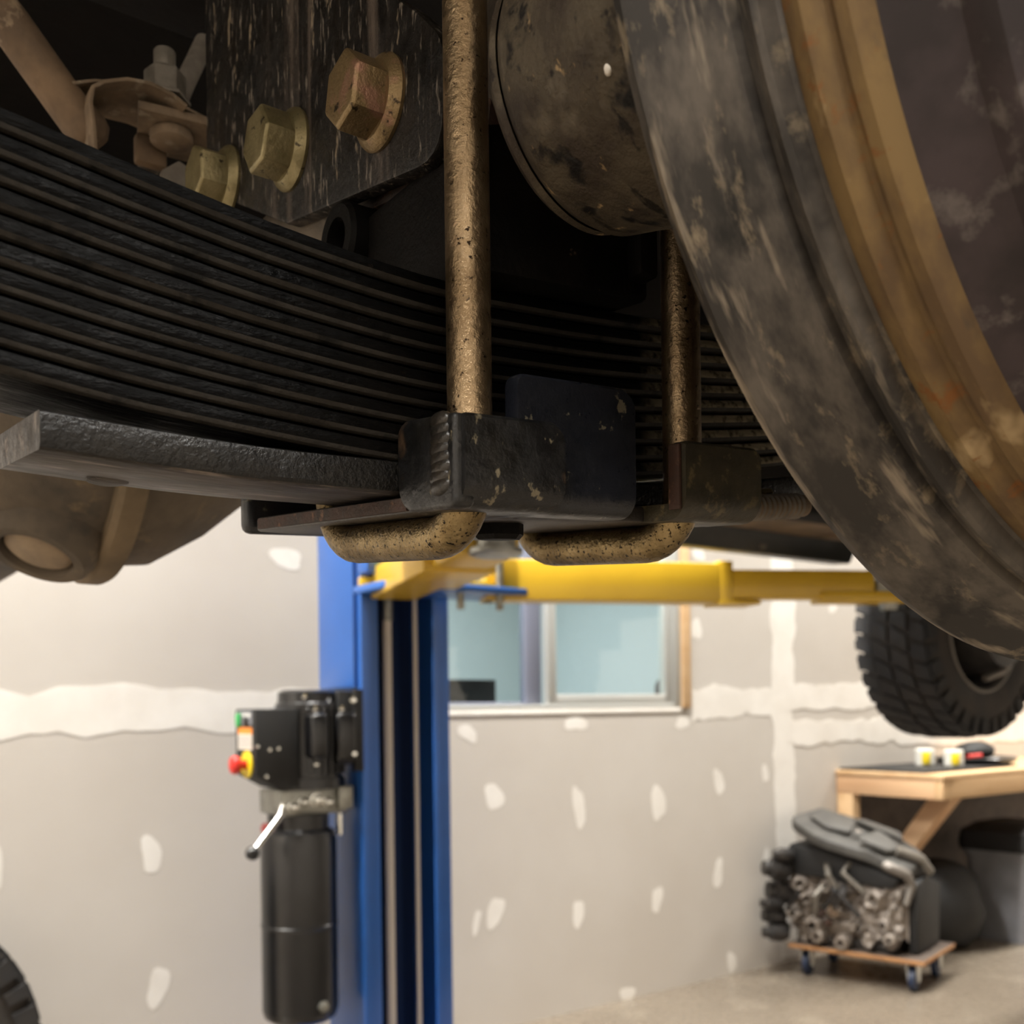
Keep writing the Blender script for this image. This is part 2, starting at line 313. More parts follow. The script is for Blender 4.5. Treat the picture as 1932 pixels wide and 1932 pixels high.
# window
wn = thing('window_1', (2.54, WY+.03, WZ0), None, None); struct(wn)
fw = .045
MB().box(WX0, WX0+fw, WY, WY+.09, WZ0, WZ1).box(WX1-fw, WX1, WY, WY+.09, WZ0, WZ1).box(WX0+fw, WX1-fw, WY, WY+.09, WZ0, WZ0+.02).box(WX0+fw, WX1-fw, WY, WY+.09, WZ1-fw, WZ1).build('frame', 'frame', wn, bevel=.003)
MXM = 2.54
sa = MB(); sa.box(MXM-.02, MXM+.025, WY+.005, WY+.035, WZ0+.02, WZ1-fw).box(WX1-fw-.045, WX1-fw, WY+.005, WY+.035, WZ0+.02, WZ1-fw).box(MXM+.025, WX1-fw-.045, WY+.005, WY+.035, WZ0+.02, WZ0+.06).box(MXM+.025, WX1-fw-.045, WY+.005, WY+.035, WZ1-fw-.05, WZ1-fw)
sa = sa.build('sash', 'frame', wn, bevel=.003)
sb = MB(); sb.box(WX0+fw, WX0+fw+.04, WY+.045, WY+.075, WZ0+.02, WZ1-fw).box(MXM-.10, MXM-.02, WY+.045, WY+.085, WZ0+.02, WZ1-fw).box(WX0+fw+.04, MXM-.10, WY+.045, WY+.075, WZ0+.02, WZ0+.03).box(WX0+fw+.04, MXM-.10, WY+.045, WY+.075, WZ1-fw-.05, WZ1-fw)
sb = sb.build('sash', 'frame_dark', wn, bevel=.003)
MB().box(MXM+.025, WX1-fw-.045, WY+.018, WY+.023, WZ0+.06, WZ1-fw-.05).build('pane', 'glass', sa, smooth=0)
MB().box(WX0+fw+.04, MXM-.10, WY+.058, WY+.063, WZ0+.03, WZ1-fw-.05).build('pane', 'glass', sb, smooth=0)
struct(MB().box(WX1+.001, WX1+.05, WY-.012, WY+.02, WZ0-.0, WZ1+.05).build('trim_1', 'pine', bevel=.002))
struct(MB().box(WX0-.05, WX1+.002, WY-.004, WY+.02, WZ0-.022, WZ0-.001).build('trim_2', 'mud', bevel=.002))
# the office behind the glass
struct(MB().box(.6, 4.6, 6.2, 6.3, 0, 2.7).build('wall_office_back', 'teal', smooth=0))
struct(MB().box(4.6, 4.7, WY+.12, 6.3, 0, 2.7).build('wall_office_right', 'teal', smooth=0))
struct(MB().box(.5, .6, WY+.12, 6.3, 0, 2.7).build('wall_office_left', 'teal', smooth=0))
struct(MB().box(.5, 4.7, WY+.12, 6.3, 2.7, 2.75).build('ceiling_office', 'ceil', smooth=0))
struct(MB().box(.5, 4.7, WY+.12, 6.3, -.1, 0).build('floor_office', 'concrete', smooth=0))
mo = thing('monitor', (2.2, 3.66, .78), 'dark flat monitor seen through the left window pane', 'monitor')
MB().box(1.98, 2.548, 3.62, 3.65, .96, 1.345).build('bezel', 'blackmatte', mo, bevel=.006)
MB().box(1.995, 2.535, 3.614, 3.6205, .975, 1.33).build('screen', 'monitor', mo, smooth=0)
MB().box(2.12, 2.19, 3.65, 3.70, .80, 1.1).box(2.03, 2.28, 3.58, 3.78, .78, .80).build('stand', 'blackmatte', mo, bevel=.004)
ds = thing('desk', (2.6, 3.75, 0), 'office desk behind the window carrying the monitor', 'desk')
MB().box(1.75, 3.85, 3.40, 4.1, .75, .78).build('desk_top', 'pine', ds, bevel=.004)
for x in (1.8, 3.76):
    for y in (3.43, 4.03): MB().box(x, x+.045, y, y+.045, 0, .75).build('leg', 'blackmatte', ds, smooth=0)
lp = thing('desk_lamp', (3.58, 3.72, .78), 'small dark desk lamp low in the right window pane', 'lamp')
MB().cyl((3.58, 3.72, .78), (3.58, 3.72, .80), .08).build('base', 'blackmatte', lp)
MB().tube([(3.58, 3.72, .80), (3.60, 3.72, 1.05), (3.62, 3.7, 1.26)], .012).build('arm', 'blackmatte', lp)
MB().lathe((3.60, 3.68, 1.36), (.25, -.1, -1), [(0, .03), (.02, .05), (.11, .075)], 20).build('lamp_shade', 'castdark', lp)

# ------------------------------------------------------------------ two-post lift by the wall
lf = thing('two_post_lift', (1.513, 2.72, 0), 'blue two-post car lift column with yellow swing arms under the truck', 'car lift')
CXA, CXB, CYA, CYB = 1.367, 1.66, 2.60, 2.83
col = [(CXA, CYA), (CXA+.055, CYA), (CXA+.055, CYA+.012), (CXA+.012, CYA+.012), (CXA+.012, CYB-.012), (CXB-.012, CYB-.012), (CXB-.012, CYA+.012), (CXB-.055, CYA+.012), (CXB-.055, CYA), (CXB, CYA), (CXB, CYB), (CXA, CYB)]
MB().prism(col, 'z', .02, 3.5).build('column', 'blue', lf, bevel=.004)
MB().box(1.24, 1.79, 2.48, 2.95, 0, .02).build('base_plate', 'blue', lf, bevel=.003)
MB().box(CXA+.012, CXB-.012, CYB-.025, CYB-.012, .02, 3.5).build('channel_liner', 'navy', lf, smooth=0)
MB().box(CXA-.014, CXA, CYA+.02, CYB+.014, 1.285, 3.3).build('side_stiffener', 'blue', lf, bevel=.003)
cyl_ = MB().cyl((1.478, 2.65, .05), (1.478, 2.65, 1.49), .0135, 18).build('lift_rod', 'rod', lf)
MB().cyl((1.478, 2.65, 1.48), (1.478, 2.65, 1.60), .018, 18).build('coupling', 'alu', cyl_)
MB().cyl((1.573, 2.65, .05), (1.573, 2.65, 1.9), .0068, 12).build('cable', 'rod', lf)
MB().box(1.505, 1.56, 2.72, 2.80, .05, 1.7).build('guide_bar', 'navy', lf, bevel=.004)
# carriage
cg = MB().box(CXA+.06, CXB-.06, 2.585, 2.79, 1.60, 2.3).box(CXA-.02, CXB+.02, 2.52, 2.585, 1.60, 1.75)
cg = cg.build('carriage', 'blue', lf, bevel=.004)
MB().box(CXA-.03, CXB+.13, 2.38, 2.585, 1.545, 1.565).build('carriage_plate', 'blue', cg, bevel=.003)
for x, y in ((1.585, 2.42), (1.705, 2.40)): MB().cyl((x, y, 1.50), (x, y, 1.70), .011, 12).build('pin', 'alu', cg)
def arm_seg(p, q, wd, z0, z1, ext=0):
    p, q = Vector((p[0], p[1], 0)), Vector((q[0], q[1], 0)); d = (q-p); L = d.length; a = math.atan2(d.y, d.x)
    xf = Matrix.Translation(p) @ Matrix.Rotation(a, 4, 'Z')
    return MB().box(-ext, L, -wd/2, wd/2, z0, z1, xf), xf, L
Z0 = 1.533
b1 = MB()
P = [(1.70, 2.475), (2.16, 2.275), (2.40, 2.185)]
nrm = (.40, .92)
def off(p, k): return (p[0]+nrm[0]*k, p[1]+nrm[1]*k)
pl = [off(p, -.05) for p in P]+[off(p, .06) for p in P[::-1]]
pl[2] = (pl[2][0]-.02, pl[2][1])
a1 = b1.prism(pl, 'z', Z0, Z0+.118).build('swing_arm', 'yellow', lf, bevel=.006)
a1['label'] = 'long yellow telescoping arm reaching right'
MB().prism([(1.69, 2.44), (1.715, 2.43), (1.76, 2.53), (1.73, 2.54)], 'z', Z0, Z0+.145).build('end_flange', 'yellow', a1, bevel=.003)
MB().box(1.50, 1.70, 2.40, 2.44, Z0+.028, Z0+.045).build('arm_restraint_bar', 'yellow', a1, bevel=.003)
sl = MB(); sl.prism([off((2.36, 2.20), -.056), off((2.48, 2.14), -.056), off((2.48, 2.14), .066), off((2.36, 2.20), .066)], 'z', Z0-.006, Z0+.008)
sl.prism([off((2.36, 2.20), -.056), off((2.40, 2.18), -.056), off((2.40, 2.18), .066), off((2.36, 2.20), .066)], 'z', Z0, Z0+.125)
sl.build('sleeve', 'yellow', a1, bevel=.003)
inn, xf, L = arm_seg((2.38, 2.172), (2.80, 1.95), .075, Z0+.012, Z0+.10)
inn.build('extension_tube', 'yellow', a1, bevel=.005)
MB().box(.30, .58, -.045, .045, Z0, Z0+.035, Matrix.Translation((2.38, 2.172, 0)) @ Matrix.Rotation(math.atan2(-.222, .42), 4, 'Z')).build('pad_plate', 'yellow', a1, bevel=.004)
MB().lathe((2.85, 1.915, Z0-.02), (0, 0, 1), [(0, .025), (.02, .03), (.05, .035), (.055, .06), (.085, .06)], 24).build('lift_pad', 'alu', a1)
b2, xf2, L2 = arm_seg((1.44, 2.52), (1.20, 1.72), .13, Z0, Z0+.085, .05)
a2 = b2.build('swing_arm', 'yellow', lf, bevel=.006)
a2['label'] = 'short yellow arm reaching towards the leaf spring'
MB().box(.30, .62, -.085, .085, Z0-.008, Z0+.10, xf2).build('sleeve', 'yellow', a2, bevel=.005)
MB().box(-.055, -.02, -.10, .10, Z0+.015, Z0+.06, xf2).build('gear_segment', 'yellow', a2, bevel=.004)
MB().lathe((1.20, 1.70, Z0-.006), (0, 0, 1), [(0, .045), (.004, .055), (.014, .055), (.018, .04), (.09, .04), (.095, .06), (.11, .06)], 24).build('lift_pad', 'alu', a2)

# ------------------------------------------------------------------ hydraulic power unit hung on the column
pu = thing('hydraulic_power_unit', (1.216, 2.70, .36), 'black hydraulic power unit with tank and motor on the side of the blue column', 'power unit')
tk = MB().lathe((1.216, 2.70, .36), (0, 0, 1), [(0, .085), (.012, .100), (.03, .105), (.26, .105), (.263, .107), (.268, .107), (.271, .105), (.50, .105), (.525, .100), (.535, .085), (.575, .085)], 40).build('tank', 'blackplastic', pu, smooth=14)
MB().lathe((1.235, 2.598, .412), (.1, -1, 0), [(0, .016), (.008, .016), (.009, .011), (.016, .011)], 6).build('drain_plug', 'alu', tk)
MB().lathe((1.12, 2.66, .90), (-.8, -.5, .2), [(0, .010), (.02, .010), (.02, .014), (.032, .014)], 14).build('filler_cap', 'reddark', tk)
vb = MB().box(1.135, 1.335, 2.63, 2.78, .935, 1.005).box(1.30, 1.345, 2.615, 2.66, .945, 1.01).build('valve_block', 'alu', pu, bevel=.004)
for x, z, r in ((1.195, .972, .014), (1.235, .975, .020), (1.268, .968, .015), (1.165, .96, .016)):
    MB().lathe((x, 2.632, z), (0, -1, 0), [(0, r), (.012, r), (.013, r*.7), (.03, r*.7), (.032, r*.4)], 16).build('valve_fitting', 'chrome', vb)
MB().cyl((1.325, 2.66, .93), (1.325, 2.66, .87), .011, 12).build('hose_fitting', 'chrome', vb)
lv = MB().tube([(1.125, 2.60, .965), (1.115, 2.585, .945), (1.035, 2.57, .86)], .0085, 12).build('release_lever', 'chrome', pu)
MB().sphere((1.028, 2.568, .853), .019, 14).build('knob', 'blackplastic', lv)
mt = MB().lathe((1.25, 2.70, 1.005), (0, 0, 1), [(0, .10), (.03, .10), (.032, .092), (.235, .092), (.24, .085), (.268, .083), (.275, .07)], 40).build('motor', 'blackplastic', pu)
for k in range(18):
    a = PI*.62+k*PI*1.25/17
    if 7 < k < 10: continue
    c, s_ = math.cos(a), math.sin(a); xf = Matrix.Translation((1.25, 2.70, 0)) @ Matrix.Rotation(a, 4, 'Z')
    MB().box(.088, .102, -.004, .004, 1.045, 1.23, xf).build('cooling_fin', 'blackplastic', mt, bevel=.0015, seg=1)
MB().box(1.20, 1.25, 2.565, 2.63, 1.09, 1.215).box(1.285, 1.345, 2.585, 2.66, 1.075, 1.215).build('capacitor_cover', 'blackplastic', mt, bevel=.014, seg=3)
for x, y, z in ((1.222, 2.60, 1.225), (1.31, 2.615, 1.225), (1.225, 2.601, 1.075), (1.20, 2.62, 1.26)):
    MB().lathe((x, y, z), (-.2, -1, .15), [(0, .008), (.008, .008), (.01, .004)], 10).build('screw', 'chrome', mt)
bx = MB().prism([(1.06, 1.05), (1.06, 1.228), (1.185, 1.228), (1.185, 1.01), (1.13, 1.01)], 'y', 2.62, 2.76).build('control_box', 'blackmatte', pu, bevel=.004)
MB().box(1.0588, 1.0612, 2.640, 2.742, 1.185, 1.222).build('switch_plate', 'greyplastic', bx, smooth=0)
MB().box(1.052, 1.06, 2.715, 2.742, 1.18, 1.215).build('start_button', 'green', bx, bevel=.002)
for y in (2.66, 2.69): MB().box(1.0578, 1.06, y-.009, y+.009, 1.206, 1.216).build('button_label', 'white', bx, smooth=0)
MB().cyl((1.06, 2.672, 1.196), (1.05, 2.672, 1.196), .012, 16).build('switch_knob', 'blackplastic', bx)
MB().box(1.0585, 1.061, 2.640, 2.738, 1.160, 1.178).build('warning_label', 'orange', bx, smooth=0)
lb = MB().box(1.0585, 1.061, 2.640, 2.738, 1.118, 1.160).build('text_label', 'labelw', bx, smooth=0)
for k in range(5): MB().box(1.0579, 1.0587, 2.646, 2.732, 1.1515-k*.0065, 1.1535-k*.0065).build('print_line', 'greyplastic', lb, smooth=0)
MB().lathe((1.06, 2.672, 1.078), (-1, 0, 0), [(0, .036), (.003, .037), (.006, .036)], 28).build('emergency_stop_ring', 'estop', bx)
MB().lathe((1.054, 2.672, 1.078), (-1, 0, 0), [(0, .013), (.018, .013), (.02, .022), (.03, .026), (.040, .022), (.044, .01)], 24).build('emergency_stop_button', 'red', bx)
for x, z in ((1.066, 1.128), (1.10, 1.118), (1.125, 1.12), (1.09, 1.047)): MB().lathe((x, 2.62, z), (0, -1, 0), [(0, .0065), (.003, .006), (.005, .003)], 10).build('screw', 'chrome', bx)
MB().box(1.30, 1.3665, 2.61, 2.80, 1.07, 1.275).box(1.34, 1.3665, 2.59, 2.61, 1.05, 1.28).build('mounting_bracket', 'blackmatte', pu, bevel=.003)
for z in (1.10, 1.25): MB().lathe((1.338, 2.60, z), (-.3, -1, 0), [(0, .010), (.012, .010), (.013, .006), (.02, .006)], 6).build('bolt', 'chrome', pu)

# ------------------------------------------------------------------ tires
def tire(name, c, r, rr, wd, label, cat, lugs=True, rim='rimdark', nl=34):
    cx, cy, cz = c; t = thing(name, (cx, cy, cz-r), label, cat); h = wd/2
    o = Vector((cx, cy-h, cz)); ax = (0, 1, 0)
    prof = [(.030, rr+.002), (.004, rr+.012), (-.004, rr+.045), (-.006, (rr+r)/2), (.002, r-.045), (.020, r-.018), (.05, r-.010), (h, r-.007)]
    prof += [(wd-a, q) for a, q in prof[:-1][::-1]]
    MB().lathe(o, ax, prof, 72, cap=False).build('carcass', 'rubberdirt', t)
    tm = MB()
    def lug(a, y0, y1, da, sk, r0, r1):
        # block on the tread between y0..y1, da wide in angle, skewed by sk
        vs = []
        for (yy, aa) in ((y0, a-da+sk*-1), (y1, a-da+sk), (y1, a+da+sk), (y0, a+da-sk)):
            for q in (r0, r1): vs.append((cx+math.sin(aa)*q, cy+yy, cz+math.cos(aa)*q))
        tm.add(vs, [(0, 2, 3, 1), (2, 4, 5, 3), (4, 6, 7, 5), (6, 0, 1, 7), (1, 3, 5, 7), (0, 6, 4, 2)])
    for k in range(nl):
        a = 2*PI*k/nl; s = .5*2*PI/nl
        for sg in (-1, 1):
            lug(a+(s if sg > 0 else 0), sg*h*.06, sg*h*.50, s*.74, sg*.5*s, r-.014, r+.002)
            lug(a+s*.6+(s if sg > 0 else 0), sg*h*.56, sg*h*.97, s*.80, sg*.3*s, r-.020, r-.002-.003)
            lug(a+s*.6+(s if sg > 0 else 0), sg*h*.955, sg*(h+.008), s*.72 if k % 2 else s*.5, 0, r-.065, r-.012)
    if lugs: tm.build('tread', 'rubber', t, smooth=0)
    rm = MB().lathe(o, ax, [(.012, rr+.012), (.004, rr+.010), (.006, rr), (.02, rr-.008), (.05, rr-.03), (wd*.55, rr-.045), (wd*.62, rr-.08), (wd*.66, .09), (wd*.60, .075), (wd*.60, 0)], 56, cap=False).build('rim', rim, t)
    MB().lathe(o, ax, [(.016, rr+.0125), (.002, rr+.0115), (.000, rr+.004), (.010, rr-.003), (.022, rr-.008)], 56, cap=False).build('rim_lip', 'rimlip', rm)
    for k in range(8):
        a = 2*PI*k/8; MB().lathe((cx+math.sin(a)*.12, cy-h+wd*.62, cz+math.cos(a)*.12), (0, -1, 0), [(0, .022), (.01, .022), (.012, .016)], 14).build('vent_hole', 'blackmatte', rm)
    return t, o
tw, two = tire('off_road_wheel', (3.38, 2.03, 1.468), .368, .203, .26, 'black knobby off-road tire hanging beside the yellow lift arm above the workbench', 'wheel')
hb = MB().lathe((3.38, 1.70, 1.468), (0, 1, 0), [(0, .045), (.12, .05), (.13, .13), (.20, .15), (.30, .15), (.31, .1)], 36).build('brake_assembly', 'castdark', tw)
MB().tube([(3.30, 1.86, 1.30), (3.38, 1.84, 1.325), (3.46, 1.85, 1.37)], .012).build('brake_pipe', 'rimlip', tw)
MB().tube([(3.27, 1.75, 1.47), (3.40, 1.73, 1.40), (3.48, 1.74, 1.43), (3.6, 1.74, 1.44)], .014).build('hose', 'dust', tw)
tire('tire', (.19, 2.95, .385), .385, .205, .27, 'dark tire standing on the floor against the wall in the lower left corner', 'tire')

# ------------------------------------------------------------------ workbench and what stands on and under it
wbn = thing('workbench', (5.6, 2.93, 0), 'pine workbench with a black mat against the drywall', 'workbench')
BX0, BX1, BYF, BZ = 4.33, 6.9, 2.645, .895
MB().box(BX0, BX0+.04, BYF+.04, WY-.002, BZ-.115, BZ-.022).build('end_board', 'pine_end', wbn, bevel=.003)
MB().box(BX0, BX1, BYF, BYF+.04, BZ-.115, BZ-.022).build('front_board', 'pine', wbn, bevel=.003)
MB().box(BX0-.01, BX1, BYF-.01, WY-.002, BZ-.022, BZ).build('top_board', 'pine', wbn, bevel=.003)
MB().box(BX0, BX0+.06, WY-.095, WY-.005, 0, BZ-.115).build('leg', 'pine', wbn, bevel=.003)
MB().box(BX1-.06, BX1, WY-.095, WY-.005, 0, BZ-.115).build('leg', 'pine', wbn, bevel=.003)
for x in (4.50, 5.75):
    MB().prism([(BYF+.05, BZ-.115), (BYF+.17, BZ-.115), (WY-.005, .26), (WY-.005, .14)], 'x', x, x+.085).build('brace', 'pine_end', wbn, bevel=.003)
MB().box(BX0+.06, BX1, WY-.02, WY-.003, .0, BZ-.115).build('dark_back_sheet', 'plyface', wbn, smooth=0)  # dark brown sheet over the wall below the bench top
mtb = tag(MB().box(4.345, 5.15, 2.74, WY-.01, BZ, BZ+.012).build('bench_mat', 'blackmatte', bevel=.003), 'thin black rubber mat on the end of the pine workbench', 'mat')
for i, (x, y, h, lab) in enumerate([(4.72, 2.98, .09, 'left one of two small tape rolls with yellow labels on the bench'), (4.78, 2.86, .085, 'right one of two small tape rolls with yellow labels on the bench')]):
    t = thing('tape_roll', (x, y, BZ+.012), lab, 'tape roll', 'tape rolls on the workbench')
    MB().lathe((x, y, BZ+.012), (0, 0, 1), [(0, .042), (.004, .045), (h*.9, .045), (h*.95, .04), (h*.95, .025)], 24).build('roll', 'white', t)
    MB().lathe((x, y, BZ+.012+h*.1), (0, 0, 1), [(0, .0462), (h*.75, .0462)], 24, cap=False).build('label_band', 'white', t)
    MB().box(x-.047, x-.02, y-.047, y-.012, BZ+.012+h*.12, BZ+.012+h*.8).build('label_patch', 'estop', t, bevel=.004)
ty = thing('tool_tray', (5.05, 2.93, BZ), 'black plastic tray with red handled tools on the bench', 'tray')
MB().lathe((5.10, 2.93, BZ+.012), (0, 0, 1), [(0, .16), (.012, .19), (.03, .20), (.034, .195), (.02, .17)], 30).build('tray', 'blackplastic', ty)
MB().sphere((5.13, 2.95, BZ+.075), .10, 14, (1.2, .9, .5)).build('cloth', 'blackmatte', ty)
MB().tube([(4.98, 2.9, BZ+.05), (5.05, 2.87, BZ+.055)], .012).build('tool_handle', 'red', ty)
tag(MB().prism([(5.17, 2.68), (5.38, 2.66), (5.42, 2.72), (5.20, 2.735)], 'z', BZ, BZ+.008).build('paper_stack', 'labelw', bevel=.001), 'white paper sheets at the right end of the bench', 'papers')
tag(MB().prism([(5.42, 2.70), (5.60, 2.69), (5.62, 2.82), (5.44, 2.83)], 'z', BZ, BZ+.11).build('storage_box', 'purple', bevel=.012), 'small indigo plastic box at the right edge of the bench', 'box')
can = thing('waste_bin', (5.26, 2.86, 0), 'grey plastic waste bin with black bag under the workbench', 'waste bin')
def rrect(hx, hy, rad, n=5):
    pl = []
    for sx, sy, a0 in ((1, 1, 0), (-1, 1, PI/2), (-1, -1, PI), (1, -1, 3*PI/2)):
        for i in range(n+1):
            a = a0+PI/2*i/n; pl.append((sx*(hx-rad)+rad*math.cos(a), sy*(hy-rad)+rad*math.sin(a)))
    return pl
def loft(rings, cx, cy, rot=0):
    m = MB(); vs = []; n = len(rings[0][0]); fs = []; c, s_ = math.cos(rot), math.sin(rot)
    for pl, z in rings:
        for a, b in pl: vs.append((cx+a*c-b*s_, cy+a*s_+b*c, z))
    for j in range(len(rings)-1):
        for i in range(n): a, b = j*n+i, j*n+(i+1) % n; fs.append((a, b, b+n, a+n))
    fs += [tuple(range(n))[::-1], tuple((len(rings)-1)*n+i for i in range(n))]
    return m.add(vs, fs)
loft([(rrect(.17, .15, .06), 0), (rrect(.20, .175, .06), .44), (rrect(.215, .19, .06), .442), (rrect(.215, .19, .06), .47), (rrect(.20, .175, .06), .472)], 5.28, 2.83, .05).build('bin_body', 'greyplastic', can)
hd = MB().box(5.12, 5.24, 2.615, 2.65, .47, .56).build('lid_latch', 'greyplastic', can, bevel=.012)
loft([(rrect(.225, .20, .06), .465), (rrect(.23, .205, .06), .50), (rrect(.22, .195, .06), .56), (rrect(.16, .14, .06), .60)], 5.28, 2.83, .05).build('lid', 'blackmatte', can)
MB().lathe((5.30, 2.63, .50), (0, -1, 0), [(0, .02), (.01, .02), (.012, .01)], 14).build('lid_button', 'orange', can)
bg = MB().sphere((4.78, 2.95, .20), .26, 18, (.9, .8, .9)).map(lambda x, y, z: (x+.03*noise.noise((x*9, y*9, z*9)), y+.03*noise.noise((x*9+5, y*9, z*9)), max(.0, z+.04*noise.noise((x*8, y*8, z*8+3)))))
tag(bg.build('trash_bag', 'blackmatte', smooth=60), 'crumpled black bag between the engine and the grey bin', 'bag')
# dolly
DA = math.atan2(-.56, .15); DC = (4.035, 2.823)
DX = Matrix.Translation((DC[0], DC[1], 0)) @ Matrix.Rotation(DA, 4, 'Z')      # local x = long side towards the lens, local y = to the right
dl = thing('dolly', (DC[0], DC[1], 0), 'small plywood dolly on blue casters carrying the engine', 'dolly')
bd = MB(); bd.box(-.30, .30, -.215, .215, .125, .143, DX); bd.build('board', 'ply', dl, bevel=.002)
MB().box(-.297, .297, -.212, .212, .143, .1445, DX).build('board_face', 'plyface', dl, smooth=0)
for sx in (-1, 1):
    for sy in (-1, 1):
        p = DX @ Vector((sx*.235, sy*.15, 0)); a = math.radians(20)
        cs = MB().box(p.x-.035, p.x+.035, p.y-.03, p.y+.03, .119, .125).build('caster_plate', 'alu', dl, smooth=0)
        xf = Matrix.Translation((p.x, p.y, 0)) @ Matrix.Rotation(a, 4, 'Z')
        fk = MB()
        for s in (-1, 1): fk.prism([(-.042, .118), (.042, .118), (.014, .040), (-.014, .040)], 'y', s*.021-.002, s*.021+.002, xf)
        fk.build('fork', 'white', cs, smooth=0)
        q = xf @ Vector((0, -.016, .0535)); q2 = xf @ Vector((0, .016, .0535))
        MB().lathe(q, q2-q, [(0, .036), (.004, .0535), (.028, .0535), (.032, .036)], 26).build('caster_wheel', 'casterblue', cs)
# engine on the dolly
EX = Matrix.Translation((DC[0], DC[1], .1455)) @ Matrix.Rotation(DA, 4, 'Z') @ Matrix.Translation((-.035, -.01, 0))
en = thing('engine', (DC[0], DC[1], .1455), 'dirty cast aluminium engine with dark cover sitting on the plywood dolly', 'engine')
def E(x, y, z): return EX @ Vector((x, y, z))
ED = EX.to_3x3()
MB().prism([(-.27, .06), (-.20, .03), (.02, .04), (.23, .07), (.245, .12), (.245, .30), (.16, .33), (-.10, .34), (-.24, .27)], 'y', -.15, .10, EX).build('block', 'cast', en, bevel=.014, seg=3)
# cast side wall: lumpy, with bosses and lugs
NX, NZ = 64, 36; BO = [(-.05, .17, .035, .05), (-.17, .21, .03, .05), (-.15, .09, .04, .05), (.05, .10, .025, .035), (.12, .23, .045, .03), (.16, .12, .03, .03), (-.21, .27, .03, .05), (-.09, .27, .03, .045), (.03, .28, .03, .03), (-.24, .13, .03, .05)]
fr = MB(); vs = []; fs = []
for j in range(NZ+1):
    for i in range(NX+1):
        u = i/NX; x = -.28+.53*u
        zl = .035+.03*math.sin(u*34)+.025*noise.noise((u*9, 1.3, 0)); zh = .335-.05*max(0, u-.7)*3+.035*noise.noise((u*7, 7.7, 0))
        z = zl+(zh-zl)*j/NZ
        d = .022*noise.noise((x*14, z*14, 2))+.018*noise.noise((x*33, z*33, 5))
        for (a, b, r, h) in BO:
            q = math.hypot(x-a, z-b)/r
            if q < 1.25: d += h*(1 if q < .85 else max(0, (1.25-q)/.4)) - (h*.9 if q < .45 else 0)
        for a in (-.20, -.11, -.01, .08, .155, .21):
            if abs(x-a-.03*math.sin(z*20+a*9)) < .007: d += .018
        ed = min(u, 1-u, j/NZ, 1-j/NZ)
        vs.append(E(x, -.165-(d if ed > .02 else -.03), z))
for j in range(NZ):
    for i in range(NX): a = j*(NX+1)+i; fs.append((a, a+1, a+NX+2, a+NX+1))
fr.add(vs, fs).build('cast_side', 'cast', en, smooth=40)
for (a, b, r) in ((-.13, .045, .034), (-.02, .03, .036), (.19, .07, .03)): MB().lathe(E(a, -.165, b), ED @ Vector((0, -1, 0)), [(0, r), (.045, r*.9), (.05, r*.7), (.05, r*.4), (.025, r*.35)], 16).build('mounting_lug', 'cast', en)
MB().lathe(E(-.05, -.20, .17), ED @ Vector((0, -1, 0)), [(0, .026), (.012, .026), (.014, .018), (.014, .006)], 16).build('core_plug', 'dusttan', en)
MB().box(-.25, .20, -.15, .15, .002, .05, EX).build('oil_pan', 'castdark', en, bevel=.012)
for (x, y, z, r, l) in [(-.28, -.20, .33, .050, .10), (-.32, -.17, .11, .045, .08), (-.29, -.21, .04, .036, .09), (-.29, -.14, .22, .06, .10), (-.31, -.21, .17, .028, .08), (-.25, -.22, .40, .030, .07), (-.33, -.10, .04, .04, .07)]:
    MB().lathe(E(x, y, z), ED @ Vector((-.7, -.7, .1)), [(-l*.3, r*.6), (0, r), (l*.6, r), (l*.7, r*.7), (l, r*.65), (l, r*.2)], 18).build('accessory_pulley', 'castdark', en)
rnd = random.Random(5)
for k in range(8):
    a = rnd.uniform(-.27, .02); b = rnd.uniform(.27, .40)
    MB().tube([E(a, -.18, b), E(a+rnd.uniform(-.04, .04), -.225, b-.04), E(a+rnd.uniform(-.07, .07), -.20, b-.12)], rnd.uniform(.008, .016), 8).build('hose', 'castdark' if k % 3 else 'stud', en)
MB().prism([(-.27, .31), (.20, .28), (.23, .33), (.12, .37), (-.10, .43), (-.26, .45), (-.28, .40)], 'y', -.19, .16, EX).build('cylinder_head', 'blackmatte', en, bevel=.012)
def cz(x, y): return .515-.26*x+.22*min(y, 0)-.05*max(0, y)-.9*max(0, x-.12)**1.3
def cover(poly, z0, z1, n=1): return MB().prism(poly, 'z', z0, z1).map(lambda x, y, z: tuple(E(x, y, z+cz(x, y))))
cvp = roundpoly([(-.27, -.17), (-.10, -.26), (.06, -.25), (.20, -.22), (.265, -.10), (.25, .10), (.0, .17), (-.24, .14)], [.05]*8)
cv = cover(cvp, -.035, .015).build('engine_cover', 'darkcover', en, bevel=.012, seg=3)
for poly in ([(-.20, -.10), (-.10, -.16), (.00, -.13), (-.02, -.03), (-.19, .02)], [(.05, -.18), (.17, -.16), (.20, -.05), (.08, -.03)], [(-.05, .03), (.18, .02), (.15, .09), (-.03, .11)]):
    cover(roundpoly(poly, [.02]*len(poly)), .010, .028).build('cover_rib', 'darkcover', cv, bevel=.006)
MB().sphere(E(.02, -.09, cz(.02, -.09)+.02), .02, 10, (1.2, 1, .4)).build('badge', 'rimlip', cv)
MB().tube([E(.14, -.20, .40), E(.20, -.21, .38), E(.255, -.17, .35), E(.265, -.14, .30), E(.25, -.17, .22)], [.020, .022, .022, .020, .014]).build('coolant_pipe', 'rimlip', en)
MB().tube([E(.19, -.10, .44), E(.27, -.03, .40), E(.29, .02, .34)], .022).build('coolant_pipe', 'stud', en)
